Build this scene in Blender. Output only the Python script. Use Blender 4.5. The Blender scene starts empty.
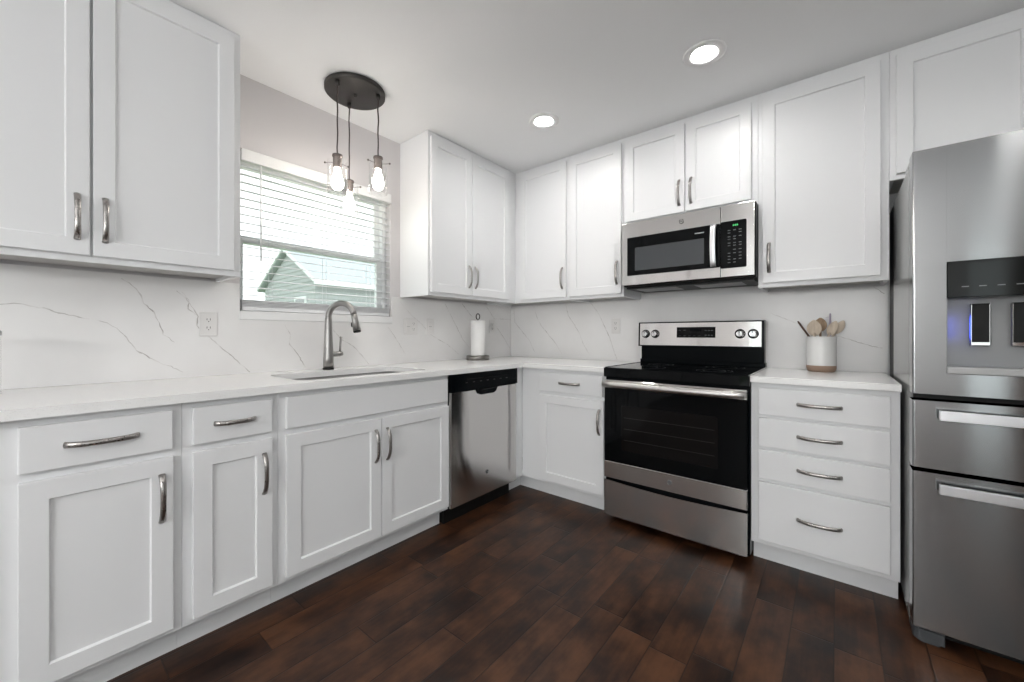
import bpy, bmesh, math, random
from mathutils import Vector, Matrix
R = math.radians
PI = math.pi
SC = bpy.context.scene
COL = SC.collection

# ------------------------------------------------------------------ camera, sky, exposure
cam_d = bpy.data.cameras.new('camera'); cam = bpy.data.objects.new('camera', cam_d); COL.objects.link(cam)
cam.location = (2.3522, -2.8602, 1.115); cam.rotation_euler = (R(90), 0, R(39.233))
cam_d.sensor_fit = 'HORIZONTAL'; cam_d.sensor_width = 36.0
cam_d.lens = 397.575 / 1024 * 36.0; cam_d.shift_y = -(341 - 334.45) / 1024
cam_d.clip_start = .02; cam_d.clip_end = 200
SC.camera = cam
SC.view_settings.view_transform = 'Standard'; SC.view_settings.look = 'None'
SC.view_settings.gamma = 1.0; SC.view_settings.use_curve_mapping = False
SC.view_settings.exposure = 1.10

world = bpy.data.worlds.new('overcast_sky'); SC.world = world; world.use_nodes = True
wn = world.node_tree; bgn = wn.nodes['Background']
bgn.inputs[0].default_value = (.95, .98, 1.0, 1); bgn.inputs[1].default_value = 1.15

def portal(name, loc, rot, sx, sy):
    """importance-sampling portal lying in a modelled opening (adds no light of its own)"""
    l = bpy.data.lights.new(name, 'AREA'); l.shape = 'RECTANGLE'; l.size = sx; l.size_y = sy
    l.cycles.is_portal = True
    o = bpy.data.objects.new(name, l); o.location = loc; o.rotation_euler = rot; COL.objects.link(o)
# room: x 0..RX, y 0..-RY
RX, RY, H = 4.9, 6.6, 2.44
WIN_L = (-2.168, -1.288, 1.19, 2.065)              # window over the sink: y0,y1,z0,z1
ADDED_DOOR_F = (.92, 2.62, 0.0, 2.1)                      # glazed patio door added unseen behind the camera for daylight: x0,x1,z0,z1
ADDED_WIN_R = (-5.4, -2.6, .75, 2.15)                     # unseen window added in the right wall for daylight: y0,y1,z0,z1
portal('daylight_sink_window', (-.10, -1.728, 1.63), (0, R(-90), 0), .86, .87)
portal('daylight_added_door', ((ADDED_DOOR_F[0]+ADDED_DOOR_F[1])/2, -RY-.05, 1.05), (R(90), 0, 0), 1.7, 2.1)
portal('daylight_added_sidelight', (3.85, -RY-.05, 1.1), (R(90), 0, 0), .38, 1.9)
ADDED_SIDE_F = (3.66, 4.04, .12, 2.1)                     # narrow unseen sidelight added for a bright streak on the fridge
portal('daylight_added_window', (RX+.05, -4.0, 1.45), (0, R(90), 0), 1.4, 2.8)

# ------------------------------------------------------------------ material helpers
def nmat(name):
    m = bpy.data.materials.new(name); m.use_nodes = True
    nt = m.node_tree
    return m, nt, nt.nodes['Principled BSDF']
def node(nt, typ, ins=None, **props):
    n = nt.nodes.new(typ)
    for k, v in props.items(): setattr(n, k, v)
    for k, v in (ins or {}).items():
        if isinstance(v, bpy.types.NodeSocket): nt.links.new(v, n.inputs[k])
        else: n.inputs[k].default_value = v
    return n
def mth(nt, op, a, b=None, c=None):
    n = nt.nodes.new('ShaderNodeMath'); n.operation = op
    for i, v in enumerate((a, b, c)):
        if v is None: continue
        if isinstance(v, bpy.types.NodeSocket): nt.links.new(v, n.inputs[i])
        else: n.inputs[i].default_value = v
    return n.outputs[0]
def mix(nt, fac, a, b):
    n = nt.nodes.new('ShaderNodeMix'); n.data_type = 'RGBA'
    for k, v in ((0, fac), (6, a), (7, b)):
        if isinstance(v, bpy.types.NodeSocket): nt.links.new(v, n.inputs[k])
        else: n.inputs[k].default_value = v if k == 0 else (*v, 1)[:4]
    return n.outputs[2]
def ramp(nt, fac, stops):
    n = nt.nodes.new('ShaderNodeValToRGB'); e = n.color_ramp.elements
    while len(e) < len(stops): e.new(.5)
    for i, (p, c) in enumerate(stops): e[i].position = p; e[i].color = (*c, 1)[:4]
    nt.links.new(fac, n.inputs[0]); return n.outputs[0]
def plain(name, col, rough=.5, metal=0, bump=0, bscale=200, spec=.5, coat=0):
    m, nt, b = nmat(name)
    b.inputs['Base Color'].default_value = (*col, 1); b.inputs['Roughness'].default_value = rough
    b.inputs['Metallic'].default_value = metal; b.inputs['Specular IOR Level'].default_value = spec
    b.inputs['Coat Weight'].default_value = coat
    tc = node(nt, 'ShaderNodeTexCoord')
    n = node(nt, 'ShaderNodeTexNoise', {'Vector': tc.outputs['Object'], 'Scale': bscale, 'Detail': 3})
    if bump:
        bp = node(nt, 'ShaderNodeBump', {'Height': n.outputs[0], 'Strength': bump, 'Distance': .001})
        nt.links.new(bp.outputs[0], b.inputs['Normal'])
    r = mth(nt, 'MULTIPLY_ADD', n.outputs[0], .06, rough - .03); nt.links.new(r, b.inputs['Roughness'])
    return m
def steel(name, col=(.66, .645, .63), rough=.13, aniso=1.0, grain='h'):
    m, nt, b = nmat(name)
    b.inputs['Base Color'].default_value = (*col, 1); b.inputs['Metallic'].default_value = 1
    b.inputs['Anisotropic'].default_value = aniso
    g = node(nt, 'ShaderNodeNewGeometry')
    v = node(nt, 'ShaderNodeVectorMath', {0: g.outputs['Normal'], 1: (0, 0, 1)}, operation='CROSS_PRODUCT')
    nt.links.new(v.outputs[0], b.inputs['Tangent']); b.inputs['Anisotropic Rotation'].default_value = .25
    tc = node(nt, 'ShaderNodeTexCoord')
    mp = node(nt, 'ShaderNodeMapping', {'Vector': tc.outputs['Object'], 'Scale': (8, 8, 1800)})
    n = node(nt, 'ShaderNodeTexNoise', {'Vector': mp.outputs[0], 'Scale': 1.0, 'Detail': 2})
    nt.links.new(mth(nt, 'MULTIPLY_ADD', n.outputs[0], .02, rough - .01), b.inputs['Roughness'])
    return m
def emit(name, col, s):
    m, nt, b = nmat(name)
    b.inputs['Base Color'].default_value = (*col, 1)
    b.inputs['Emission Color'].default_value = (*col, 1); b.inputs['Emission Strength'].default_value = s
    return m
def thin_glass(name, tint=(1, 1, 1), refl=.9):
    m = bpy.data.materials.new(name); m.use_nodes = True; nt = m.node_tree; nt.nodes.clear()
    t = node(nt, 'ShaderNodeBsdfTransparent', {'Color': (*tint, 1)})
    g = node(nt, 'ShaderNodeBsdfGlossy', {'Color': (refl, refl, refl, 1), 'Roughness': .02})
    f = node(nt, 'ShaderNodeLayerWeight', {'Blend': .5})
    fr = mth(nt, 'MULTIPLY_ADD', mth(nt, 'POWER', f.outputs['Facing'], 4.0), .8, .04)
    mx = node(nt, 'ShaderNodeMixShader', {0: fr, 1: t.outputs[0], 2: g.outputs[0]})
    o = node(nt, 'ShaderNodeOutputMaterial', {'Surface': mx.outputs[0]})
    return m

M = {}
M['cab'] = plain('white_cabinet_paint', (.80, .805, .815), .34, bump=.02, bscale=300)
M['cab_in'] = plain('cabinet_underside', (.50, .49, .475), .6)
M['wall'] = plain('warm_grey_wall_paint', (.635, .615, .62), .7, bump=.15, bscale=350)
M['wall_rest'] = plain('light_wall_paint', (.74, .74, .74), .75, bump=.1, bscale=350)
M['ceil'] = plain('ceiling_paint', (.88, .885, .89), .85, bump=.25, bscale=120)
M['trim'] = plain('white_trim_paint', (.84, .84, .84), .35)
M['vinyl'] = plain('white_vinyl', (.90, .91, .91), .4)
M['slat'] = plain('white_blind_slat', (.76, .77, .785), .45)
M['plastic'] = plain('white_plastic', (.75, .735, .725), .35)
M['plastic_grey'] = plain('shadowed_slot', (.05, .05, .05), .5)
M['black_gloss'] = plain('black_glass', (.003, .0035, .004), .05, spec=.13)
M['black_enamel'] = plain('black_enamel', (.003, .004, .005), .14, spec=.06)
M['black_matte'] = plain('black_plastic', (.007, .007, .007), .45, spec=.2)
M['oven_window'] = plain('oven_window_glass', (.006, .0055, .0055), .06, spec=.16)
M['rack'] = plain('dim_oven_rack', (.010, .0095, .009), .3)
M['smoked'] = plain('smoked_glass', (.010, .012, .012), .06, spec=.3)
M['mw_window'] = plain('microwave_window_mesh', (.055, .06, .065), .12)
M['grey_case'] = plain('grey_fridge_case', (.30, .305, .30), .16, spec=.7)
M['dark_grey'] = plain('dark_grey_plastic', (.06, .065, .07), .35)
M['mid_dark'] = plain('dim_grey_print', (.13, .135, .14), .4)
M['mid_grey'] = plain('mid_grey_plastic', (.25, .255, .26), .35)
M['light_grey'] = plain('pale_grey_print', (.42, .43, .44), .5)
M['steel'] = steel('brushed_stainless')
M['steel_fridge'] = steel('brushed_fridge_stainless', (.35, .355, .36), .15)
M['steel_sink'] = steel('satin_sink_steel', (.20, .20, .20), .36, .2)
M['handle_steel'] = steel('satin_handle_steel', (.62, .60, .585), .36, .3)
M['tray'] = plain('satin_tray_metal', (.36, .36, .36), .4, .6)
M['bar'] = steel('polished_bar_steel', (.85, .86, .88), .32, .3)
M['nickel'] = plain('brushed_nickel', (.38, .36, .345), .28, 1)
M['pewter'] = plain('pewter', (.27, .255, .24), .32, 1)
M['faucet'] = plain('stainless_faucet', (.36, .35, .34), .38, 1)
M['chrome'] = plain('chrome', (.75, .75, .75), .10, 1)
M['bronze'] = plain('dark_bronze', (.055, .050, .047), .42, .6)
M['cord'] = plain('brown_fabric_cord', (.045, .030, .028), .7)
M['socket'] = plain('antique_metal_socket', (.10, .085, .08), .45, .6)
M['glass'] = thin_glass('clear_glass')
M['pane'] = thin_glass('window_glass', (.93, .96, .95))
M['bulb'] = emit('glowing_bulb', (1.0, .93, .84), 18.0)
M['led'] = emit('downlight_lens', (1.0, .98, .955), 85.0)
M['lamp'] = emit('added_globe_glow', (1.0, .985, .975), 20.0)  # glow of the globes added behind the camera
M['blue_led'] = emit('blue_led', (.05, .10, 1.0), 2.5)
M['green_led'] = emit('green_led', (.15, .9, .3), .16)
M['paper'] = plain('paper_towel', (.86, .85, .84), .9, bump=.5, bscale=160)
M['ceramic'] = plain('white_glazed_ceramic', (.80, .80, .79), .22)
M['clay'] = plain('bare_clay', (.34, .235, .175), .8, bump=.2)
M['crock_in'] = M['ceramic']
M['silicone'] = plain('white_silicone', (.8, .8, .82), .5)
M['lilac'] = plain('lilac_silicone', (.50, .44, .56), .5)
M['siding'] = plain('pale_green_siding', (.44, .46, .46), .7)
M['roof'] = plain('grey_blue_shingle', (.45, .49, .51), .85, bump=.6, bscale=30)
M['house_trim'] = plain('house_trim_white', (.8, .82, .82), .6)
M['grass_ground'] = plain('lawn', (.14, .20, .08), .95)

def wood(name, c0, c1):
    m, nt, b = nmat(name)
    tc = node(nt, 'ShaderNodeTexCoord')
    mp = node(nt, 'ShaderNodeMapping', {'Vector': tc.outputs['Object'], 'Scale': (120, 120, 14)})
    n = node(nt, 'ShaderNodeTexNoise', {'Vector': mp.outputs[0], 'Scale': 1.0, 'Detail': 4})
    nt.links.new(ramp(nt, n.outputs[0], [(.3, c0), (.7, c1)]), b.inputs['Base Color'])
    b.inputs['Roughness'].default_value = .6
    return m
M['wood_pale'] = wood('beech_spoon_wood', (.55, .45, .35), (.70, .60, .49))
M['wood_tan'] = wood('tan_spoon_wood', (.30, .20, .12), (.52, .38, .26))
M['wood_dark'] = wood('dark_handle_wood', (.09, .045, .03), (.16, .09, .06))

def floor_mat():
    m, nt, b = nmat('dark_walnut_planks')
    tc = node(nt, 'ShaderNodeTexCoord')
    s = node(nt, 'ShaderNodeSeparateXYZ', {0: tc.outputs['Object']})
    x, y = s.outputs[0], s.outputs[1]
    u = mth(nt, 'DIVIDE', mth(nt, 'SUBTRACT', x, .041), .128)
    row = mth(nt, 'FLOOR', u)
    w1 = node(nt, 'ShaderNodeTexWhiteNoise', {'W': row}, noise_dimensions='1D')
    ln = mth(nt, 'MULTIPLY_ADD', w1.outputs[0], .45, .42)
    v = mth(nt, 'ADD', mth(nt, 'DIVIDE', y, ln), mth(nt, 'MULTIPLY', w1.outputs[0], 17.3))
    colm = mth(nt, 'FLOOR', v)
    idv = node(nt, 'ShaderNodeCombineXYZ', {0: row, 1: colm})
    w2 = node(nt, 'ShaderNodeTexWhiteNoise', {'Vector': idv.outputs[0]}, noise_dimensions='2D')
    off = node(nt, 'ShaderNodeVectorMath', {0: tc.outputs['Object'], 1: w2.outputs[1]}, operation='ADD')
    off2 = node(nt, 'ShaderNodeVectorMath', {0: w2.outputs[1], 1: (7, 9, 5)}, operation='MULTIPLY')
    off3 = node(nt, 'ShaderNodeVectorMath', {0: tc.outputs['Object'], 1: off2.outputs[0]}, operation='ADD')
    mg = node(nt, 'ShaderNodeMapping', {'Vector': off3.outputs[0], 'Scale': (60, 3.5, 1)})
    grain = node(nt, 'ShaderNodeTexNoise', {'Vector': mg.outputs[0], 'Scale': 1.0, 'Detail': 6, 'Roughness': .6})
    mb = node(nt, 'ShaderNodeMapping', {'Vector': off3.outputs[0], 'Scale': (8, 5, 1)})
    blot = node(nt, 'ShaderNodeTexNoise', {'Vector': mb.outputs[0], 'Scale': 1.0, 'Detail': 4, 'Roughness': .6})
    t = mth(nt, 'ADD', mth(nt, 'MULTIPLY', w2.outputs[0], .15), mth(nt, 'MULTIPLY', blot.outputs[0], 1.0))
    t = mth(nt, 'ADD', t, mth(nt, 'MULTIPLY', grain.outputs[0], .30))
    c = ramp(nt, t, [(.46, (.0065, .0036, .0028)), (.62, (.022, .0090, .0048)), (.76, (.050, .0195, .0088)), (.95, (.095, .039, .017))])
    # seams
    fu = mth(nt, 'FRACT', u); du = mth(nt, 'MULTIPLY', mth(nt, 'MINIMUM', fu, mth(nt, 'SUBTRACT', 1.0, fu)), .128)
    fv = mth(nt, 'FRACT', v); dv = mth(nt, 'MULTIPLY', mth(nt, 'MINIMUM', fv, mth(nt, 'SUBTRACT', 1.0, fv)), ln)
    d = mth(nt, 'MINIMUM', du, dv)
    seam = mth(nt, 'SMOOTH_MIN', mth(nt, 'DIVIDE', d, .0034), 1.0, .1)
    c2 = mix(nt, mth(nt, 'MULTIPLY_ADD', seam, .85, .15), (.003, .002, .0015), c)
    nt.links.new(c2, b.inputs['Base Color'])
    mw = node(nt, 'ShaderNodeMapping', {'Vector': off3.outputs[0], 'Scale': (26, 7, 1)})
    wav = node(nt, 'ShaderNodeTexNoise', {'Vector': mw.outputs[0], 'Scale': 1.0, 'Detail': 2})
    hgt = mth(nt, 'ADD', mth(nt, 'MULTIPLY', wav.outputs[0], .8), mth(nt, 'ADD', mth(nt, 'MULTIPLY', seam, .7), mth(nt, 'MULTIPLY', grain.outputs[0], .15)))
    bp = node(nt, 'ShaderNodeBump', {'Height': hgt, 'Strength': .35, 'Distance': .002})
    nt.links.new(bp.outputs[0], b.inputs['Normal'])
    nt.links.new(mth(nt, 'MULTIPLY_ADD', blot.outputs[0], .16, .30), b.inputs['Roughness']); b.inputs['Specular IOR Level'].default_value = .32
    return m
M['floor'] = floor_mat()
def quartz_mat():
    m, nt, b = nmat('white_quartz_top')
    tc = node(nt, 'ShaderNodeTexCoord')
    n = node(nt, 'ShaderNodeTexNoise', {'Vector': tc.outputs['Object'], 'Scale': 260.0, 'Detail': 3})
    n2 = node(nt, 'ShaderNodeTexNoise', {'Vector': tc.outputs['Object'], 'Scale': 2.2, 'Detail': 4})
    c = ramp(nt, n.outputs[0], [(.30, (.83, .825, .82)), (.42, (.90, .897, .89))])
    c = mix(nt, mth(nt, 'MULTIPLY', n2.outputs[0], .06), c, (.70, .69, .67))
    nt.links.new(c, b.inputs['Base Color']); b.inputs['Roughness'].default_value = .20
    return m
M['quartz'] = quartz_mat()
def marble_mat():
    m, nt, b = nmat('white_marble_slab')
    tc = node(nt, 'ShaderNodeTexCoord')
    n2 = node(nt, 'ShaderNodeTexNoise', {'Vector': tc.outputs['Object'], 'Scale': 2.4, 'Detail': 5})
    c = ramp(nt, n2.outputs[0], [(.3, (.77, .757, .752)), (.65, (.84, .832, .828))])
    nt.links.new(c, b.inputs['Base Color']); b.inputs['Roughness'].default_value = .24
    return m
def vein_mat():
    m, nt, b = nmat('grey_marble_vein')
    tc = node(nt, 'ShaderNodeTexCoord')
    n2 = node(nt, 'ShaderNodeTexNoise', {'Vector': tc.outputs['Object'], 'Scale': 22, 'Detail': 5})
    c = ramp(nt, n2.outputs[0], [(.38, (.46, .435, .42)), (.62, (.74, .725, .715))])
    nt.links.new(c, b.inputs['Base Color']); b.inputs['Roughness'].default_value = .24
    return m
M['marble'] = marble_mat(); M['vein'] = vein_mat()

# ------------------------------------------------------------------ mesh builder
class G:
    def __init__(s): s.bm = bmesh.new(); s.mi = 0
    def _tag(s, faces, smooth=False):
        for f in faces: f.material_index = s.mi; f.smooth = smooth
    def box(s, lo, hi, bev=0, seg=2):
        lo, hi = [min(a, b) for a, b in zip(lo, hi)], [max(a, b) for a, b in zip(lo, hi)]
        vs = [s.bm.verts.new((x, y, z)) for x in (lo[0], hi[0]) for y in (lo[1], hi[1]) for z in (lo[2], hi[2])]
        F = [(0, 1, 3, 2), (4, 6, 7, 5), (0, 4, 5, 1), (2, 3, 7, 6), (0, 2, 6, 4), (1, 5, 7, 3)]
        fs = [s.bm.faces.new([vs[i] for i in q]) for q in F]
        s._tag(fs)
        if bev:
            r = bmesh.ops.bevel(s.bm, geom=list({e for f in fs for e in f.edges}), offset=bev, segments=seg, profile=.5, affect='EDGES')
            s._tag(r['faces'])
        return s
    def prism(s, pts, axis, a, b, smooth=False):
        """polygon pts in the other two axes, extruded from a to b along axis (0,1,2)"""
        def P(p, t):
            q = list(p); q.insert(axis, t); return q
        lo = [s.bm.verts.new(P(p, a)) for p in pts]; hi = [s.bm.verts.new(P(p, b)) for p in pts]
        n = len(pts); fs = [s.bm.faces.new(lo), s.bm.faces.new(hi[::-1])]
        sd = [s.bm.faces.new((lo[i], hi[i], hi[(i+1) % n], lo[(i+1) % n])) for i in range(n)]
        s._tag(fs); s._tag(sd, smooth)
        return s
    def rings(s, rings, closed=True, cap0=True, cap1=True, smooth=True):
        vr = [[s.bm.verts.new(p) for p in r] for r in rings]
        n = len(vr[0]); fs = []
        for a, b in zip(vr[:-1], vr[1:]):
            for i in range(n if closed else n-1):
                fs.append(s.bm.faces.new((a[i], a[(i+1) % n], b[(i+1) % n], b[i])))
        s._tag(fs, smooth)
        if cap0: s._tag([s.bm.faces.new(vr[0][::-1])])
        if cap1: s._tag([s.bm.faces.new(vr[-1])])
        return s
    def lathe(s, prof, c=(0, 0, 0), seg=32, axis=2, cap0=True, cap1=True, smooth=True):
        rs = []
        for r, h in prof:
            ring = []
            for i in range(seg):
                a = 2*PI*i/seg; p = [max(r, 1e-5)*math.cos(a), max(r, 1e-5)*math.sin(a)]; p.insert(axis, h)
                ring.append(Vector(p)+Vector(c))
            rs.append(ring)
        return s.rings(rs, True, cap0, cap1, smooth)
    def sweep(s, pts, a, b=None, side=None, seg=10, cap=True):
        """elliptic tube; a = half width along side, b = half width across; scalars or lists"""
        pts = [Vector(p) for p in pts]; n = len(pts)
        A = a if isinstance(a, (list, tuple)) else [a]*n
        B = A if b is None else (b if isinstance(b, (list, tuple)) else [b]*n)
        rs = []; prev = None
        for i, p in enumerate(pts):
            t = (pts[min(i+1, n-1)]-pts[max(i-1, 0)]).normalized()
            if side is not None: u = Vector(side); u = (u-t*u.dot(t)).normalized()
            else:
                if prev is None: prev = t.orthogonal()
                u = (prev-t*prev.dot(t)).normalized(); prev = u
            w = t.cross(u)
            rs.append([p+u*(A[i]*math.cos(2*PI*k/seg))+w*(B[i]*math.sin(2*PI*k/seg)) for k in range(seg)])
        return s.rings(rs, True, cap, cap)
    def ball(s, c, r, seg=12, sz=1.0):
        prof = [(r*math.sin(PI*i/8), -r*sz*math.cos(PI*i/8)) for i in range(9)]
        return s.lathe(prof, c, seg, cap0=False, cap1=False)
    def build(s, name, mat, parent=None, fix=True, **props):
        if fix: bmesh.ops.recalc_face_normals(s.bm, faces=s.bm.faces[:])
        me = bpy.data.meshes.new(name); s.bm.to_mesh(me); s.bm.free()
        for m in (mat if isinstance(mat, (list, tuple)) else [mat]): me.materials.append(M[m] if isinstance(m, str) else m)
        o = bpy.data.objects.new(name, me); COL.objects.link(o)
        if parent: o.parent = parent
        for k, v in props.items(): o[k] = v
        return o
def thing(name, label, cat, loc=(0, 0, 0), rz=0, group=None):
    o = bpy.data.objects.new(name, None); o.empty_display_size = .05; COL.objects.link(o)
    o.location = loc; o.rotation_euler = (0, 0, rz); o['label'] = label; o['category'] = cat
    if group: o['group'] = group
    return o
def tag(o, label, cat, group=None):
    o['label'] = label; o['category'] = cat
    if group: o['group'] = group
    return o
def struct(name, g, mat): return g.build(name, mat, kind='structure')
def arc(cx, cy, r, a0, a1, n=6): return [(cx+r*math.cos(R(a0+(a1-a0)*i/n)), cy+r*math.sin(R(a0+(a1-a0)*i/n))) for i in range(n+1)]
def rrect(x0, y0, x1, y1, r, n=5):
    return arc(x1-r, y0+r, r, -90, 0, n)+arc(x1-r, y1-r, r, 0, 90, n)+arc(x0+r, y1-r, r, 90, 180, n)+arc(x0+r, y0+r, r, 180, 270, n)
def slab(g, loops, z0, z1):
    """flat plate with holes: loops[0] outer, the rest holes"""
    bm = g.bm; es = []
    for L in loops:
        vs = [bm.verts.new((x, y, z0)) for x, y in L]
        es += [bm.edges.new((vs[i], vs[(i+1) % len(vs)])) for i in range(len(vs))]
    r = bmesh.ops.triangle_fill(bm, use_beauty=True, use_dissolve=False, edges=es)
    fs = [f for f in r['geom'] if isinstance(f, bmesh.types.BMFace)]
    ex = bmesh.ops.extrude_face_region(bm, geom=fs)
    bmesh.ops.translate(bm, verts=[v for v in ex['geom'] if isinstance(v, bmesh.types.BMVert)], vec=(0, 0, z1-z0))
    for f in bm.faces: f.material_index = g.mi
def text_mesh(name, body, size, mat, parent, loc, rot=(R(90), 0, 0), depth=.0004):
    cu = bpy.data.curves.new(name, 'FONT'); cu.body = body; cu.size = size; cu.extrude = depth
    cu.align_x = 'CENTER'; cu.align_y = 'CENTER'
    tmp = bpy.data.objects.new(name, cu); me = bpy.data.meshes.new_from_object(tmp)
    bpy.data.objects.remove(tmp)
    me.transform(Matrix.Translation(loc) @ Matrix.Rotation(rot[0], 4, 'X'))
    me.materials.clear(); me.materials.append(M[mat])
    o = bpy.data.objects.new(name, me); COL.objects.link(o); o.parent = parent
    return o

# ------------------------------------------------------------------ room shell
LIGHTS = [(1.868, -.835), (.945, -.825), (2.50, -2.35), (3.05, -1.75)]  # last two are out of view, added for overhead light
ADDED_GLOBES = [(1.75, -4.6), (2.7, -4.8), (1.75, -5.7), (2.7, -5.8)]  # globe lamps added out of view
T = .14
g = G(); g.box((0, 0, -.1), (RX, -RY, 0)); struct('floor', g, 'floor')
g = G(); slab(g, [[(0, 0), (RX, 0), (RX, -RY), (0, -RY)]] + [[(x+.078*math.cos(2*PI*i/24), y+.078*math.sin(2*PI*i/24)) for i in range(24)] for x, y in LIGHTS], H, H+.1)
struct('ceiling', g, 'ceil')
y0, y1, z0, z1 = WIN_L
g = G(); g.box((-T, y1, 0), (0, T, H)).box((-T, -RY-T, 0), (0, y0, H)).box((-T, y0, 0), (0, y1, z0)).box((-T, y0, z1), (0, y1, H)); struct('wall_left', g, 'wall')
g = G(); g.box((0, 0, 0), (RX+T, T, H)); struct('wall_back', g, 'wall_rest')
a, b, c, d = ADDED_WIN_R
g = G(); g.box((RX, 0, 0), (RX+T, b, H)).box((RX, a, 0), (RX+T, -RY-T, H)).box((RX, a, 0), (RX+T, b, c)).box((RX, a, d), (RX+T, b, H)); struct('wall_right', g, 'wall_rest')
a, b, c, d = ADDED_DOOR_F
g = G(); g.box((0, -RY, 0), (a, -RY-T, H)).box((b, -RY, 0), (RX, -RY-T, H)).box((a, -RY, d), (b, -RY-T, H))
e, f_, h0, h1 = ADDED_SIDE_F
g.bm.free(); g = G()
g.box((0, -RY, 0), (a, -RY-T, H)).box((b, -RY, 0), (e, -RY-T, H)).box((f_, -RY, 0), (RX, -RY-T, H)).box((a, -RY, d), (b, -RY-T, H)).box((e, -RY, 0), (f_, -RY-T, h0)).box((e, -RY, h1), (f_, -RY-T, H))
struct('wall_front', g, 'wall_rest')
g = G(); g.box((4.08, -RY+.035, 0), (4.84, -RY+.001, 2.08), .004, 1)
for z in (.15, 1.12):
    for x in (4.19, 4.50): g.box((x, -RY+.042, z), (x+.23, -RY+.034, z+.82), .006, 1)
struct('door_added_2', g, 'wood_dark')  # unseen dark door added to darken the reflection in the fridge steel
# unseen windows / doors added behind the camera for daylight and reflections
g = G()
for x in (a, (a+b)/2-.03, b-.06): g.box((x, -RY-.02, 0), (x+.06, -RY-.08, d))
g.box((a+.06, -RY-.021, 0), (b-.06, -RY-.079, .09)).box((a+.06, -RY-.021, d-.07), (b-.06, -RY-.079, d)); g.mi = 1; g.box((a+.06, -RY-.052, .09), (b-.06, -RY-.048, d-.07)); struct('door_added_1', g, ['vinyl', 'pane'])
g = G(); g.box((e, -RY-.02, h0), (e+.03, -RY-.08, h1)).box((f_-.03, -RY-.02, h0), (f_, -RY-.08, h1)).box((e+.03, -RY-.021, h0), (f_-.03, -RY-.079, h0+.03)).box((e+.03, -RY-.021, h1-.03), (f_-.03, -RY-.079, h1)); g.mi = 1; g.box((e+.03, -RY-.052, h0+.03), (f_-.03, -RY-.048, h1-.03)); struct('window_added_3', g, ['vinyl', 'pane'])
a, b, c, d = ADDED_WIN_R
g = G()
for y in (a, (a+b)/2-.03, b-.06): g.box((RX+.02, y, c), (RX+.08, y+.06, d))
g.box((RX+.021, a+.06, c), (RX+.079, b-.06, c+.06)).box((RX+.021, a+.06, d-.06), (RX+.079, b-.06, d)).box((RX+.021, a+.06, 1.42), (RX+.079, b-.06, 1.47)); g.mi = 1; g.box((RX+.047, a+.06, c+.06), (RX+.053, b-.06, d-.06)); struct('window_added_2', g, ['vinyl', 'pane'])

# window over the sink: jamb liner, sashes, pane, sill
w1 = bpy.data.objects.new('window_1', None); COL.objects.link(w1); w1.location = (-.08, -1.728, WIN_L[2]); w1['kind'] = 'structure'
yc, zb = -1.728, WIN_L[2]
def wbox(g, ya, yb, za, zb_, xa, xb, bev=.002): g.box((xa+.08, ya-yc, za-zb), (xb+.08, yb-yc, zb_-zb), bev, 1); return g
g = G()
wbox(g, y0, y0+.010, 1.235, z1, -.125, -.055); wbox(g, y1-.028, y1, 1.235, z1, -.125, -.055)
wbox(g, y0+.010, y1-.028, z1-.03, z1, -.124, -.056); wbox(g, y0+.010, y1-.028, 1.235, 1.27, -.124, -.056)
g.build('window_frame', 'vinyl', w1)
g = G()                                             # lower sash in front of upper sash
wbox(g, y0+.010, y0+.032, 1.27, 1.635, -.09, -.062); wbox(g, y1-.066, y1-.028, 1.27, 1.635, -.09, -.062)
wbox(g, y0+.032, y1-.066, 1.27, 1.300, -.0895, -.0625); wbox(g, y0+.032, y1-.066, 1.598, 1.635, -.0895, -.0625)
g.build('lower_sash', 'vinyl', w1)
g = G()
wbox(g, y0+.010, y0+.030, 1.60, z1-.03, -.12, -.094); wbox(g, y1-.062, y1-.028, 1.60, z1-.03, -.12, -.094)
wbox(g, y0+.030, y1-.062, z1-.065, z1-.03, -.1195, -.0945); wbox(g, y0+.030, y1-.062, 1.60, 1.63, -.1195, -.0945)
g.build('upper_sash', 'vinyl', w1)
g = G(); wbox(g, y0+.03, y1-.06, 1.298, 1.60, -.078, -.075, 0); wbox(g, y0+.028, y1-.06, 1.63, z1-.06, -.109, -.106, 0); g.build('pane', 'pane', w1)
g = G(); wbox(g, y0-.006, y1+.006, 1.19, 1.235, -.10, .016, .003); g.build('window_sill', 'trim', w1)

# ------------------------------------------------------------------ marble backsplashes with veins (vein courses laid out on the slab faces)
CAM = Vector(cam.location); yaw = R(39.233); FPX = 397.575
FW = Vector((-math.sin(yaw), math.cos(yaw), 0)); RT = Vector((math.cos(yaw), math.sin(yaw), 0))
VE_L = [  # y, z points of the veins on the left wall
 [(-2.918,1.293),(-2.863,1.295),(-2.81,1.288),(-2.76,1.279),(-2.71,1.263),(-2.66,1.256),(-2.608,1.244)]]
def crop(ox, oy, s, pts): return [(ox+x/s, oy+y/s) for x, y in pts]
def on_x(px, X0=.0125):
    out = []
    for u, v in px:
        d = FW+RT*((u-512)/FPX)+Vector((0, 0, (334.45-v)/FPX)); t = (X0-CAM.x)/d.x; q = CAM+d*t; out.append((q.y, q.z))
    return out
def on_y(px, Y0=-.0125):
    out = []
    for u, v in px:
        d = FW+RT*((u-512)/FPX)+Vector((0, 0, (334.45-v)/FPX)); t = (Y0-CAM.y)/d.y; q = CAM+d*t; out.append((q.x, q.z))
    return out
L1 = lambda p: on_x(crop(0, 255, 4.096, p)); L2 = lambda p: on_x(crop(240, 290, 3.657, p))
B1 = lambda p: on_y(crop(500, 280, 6.827, p)); B2 = lambda p: on_y(crop(740, 275, 6.4, p))
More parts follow.
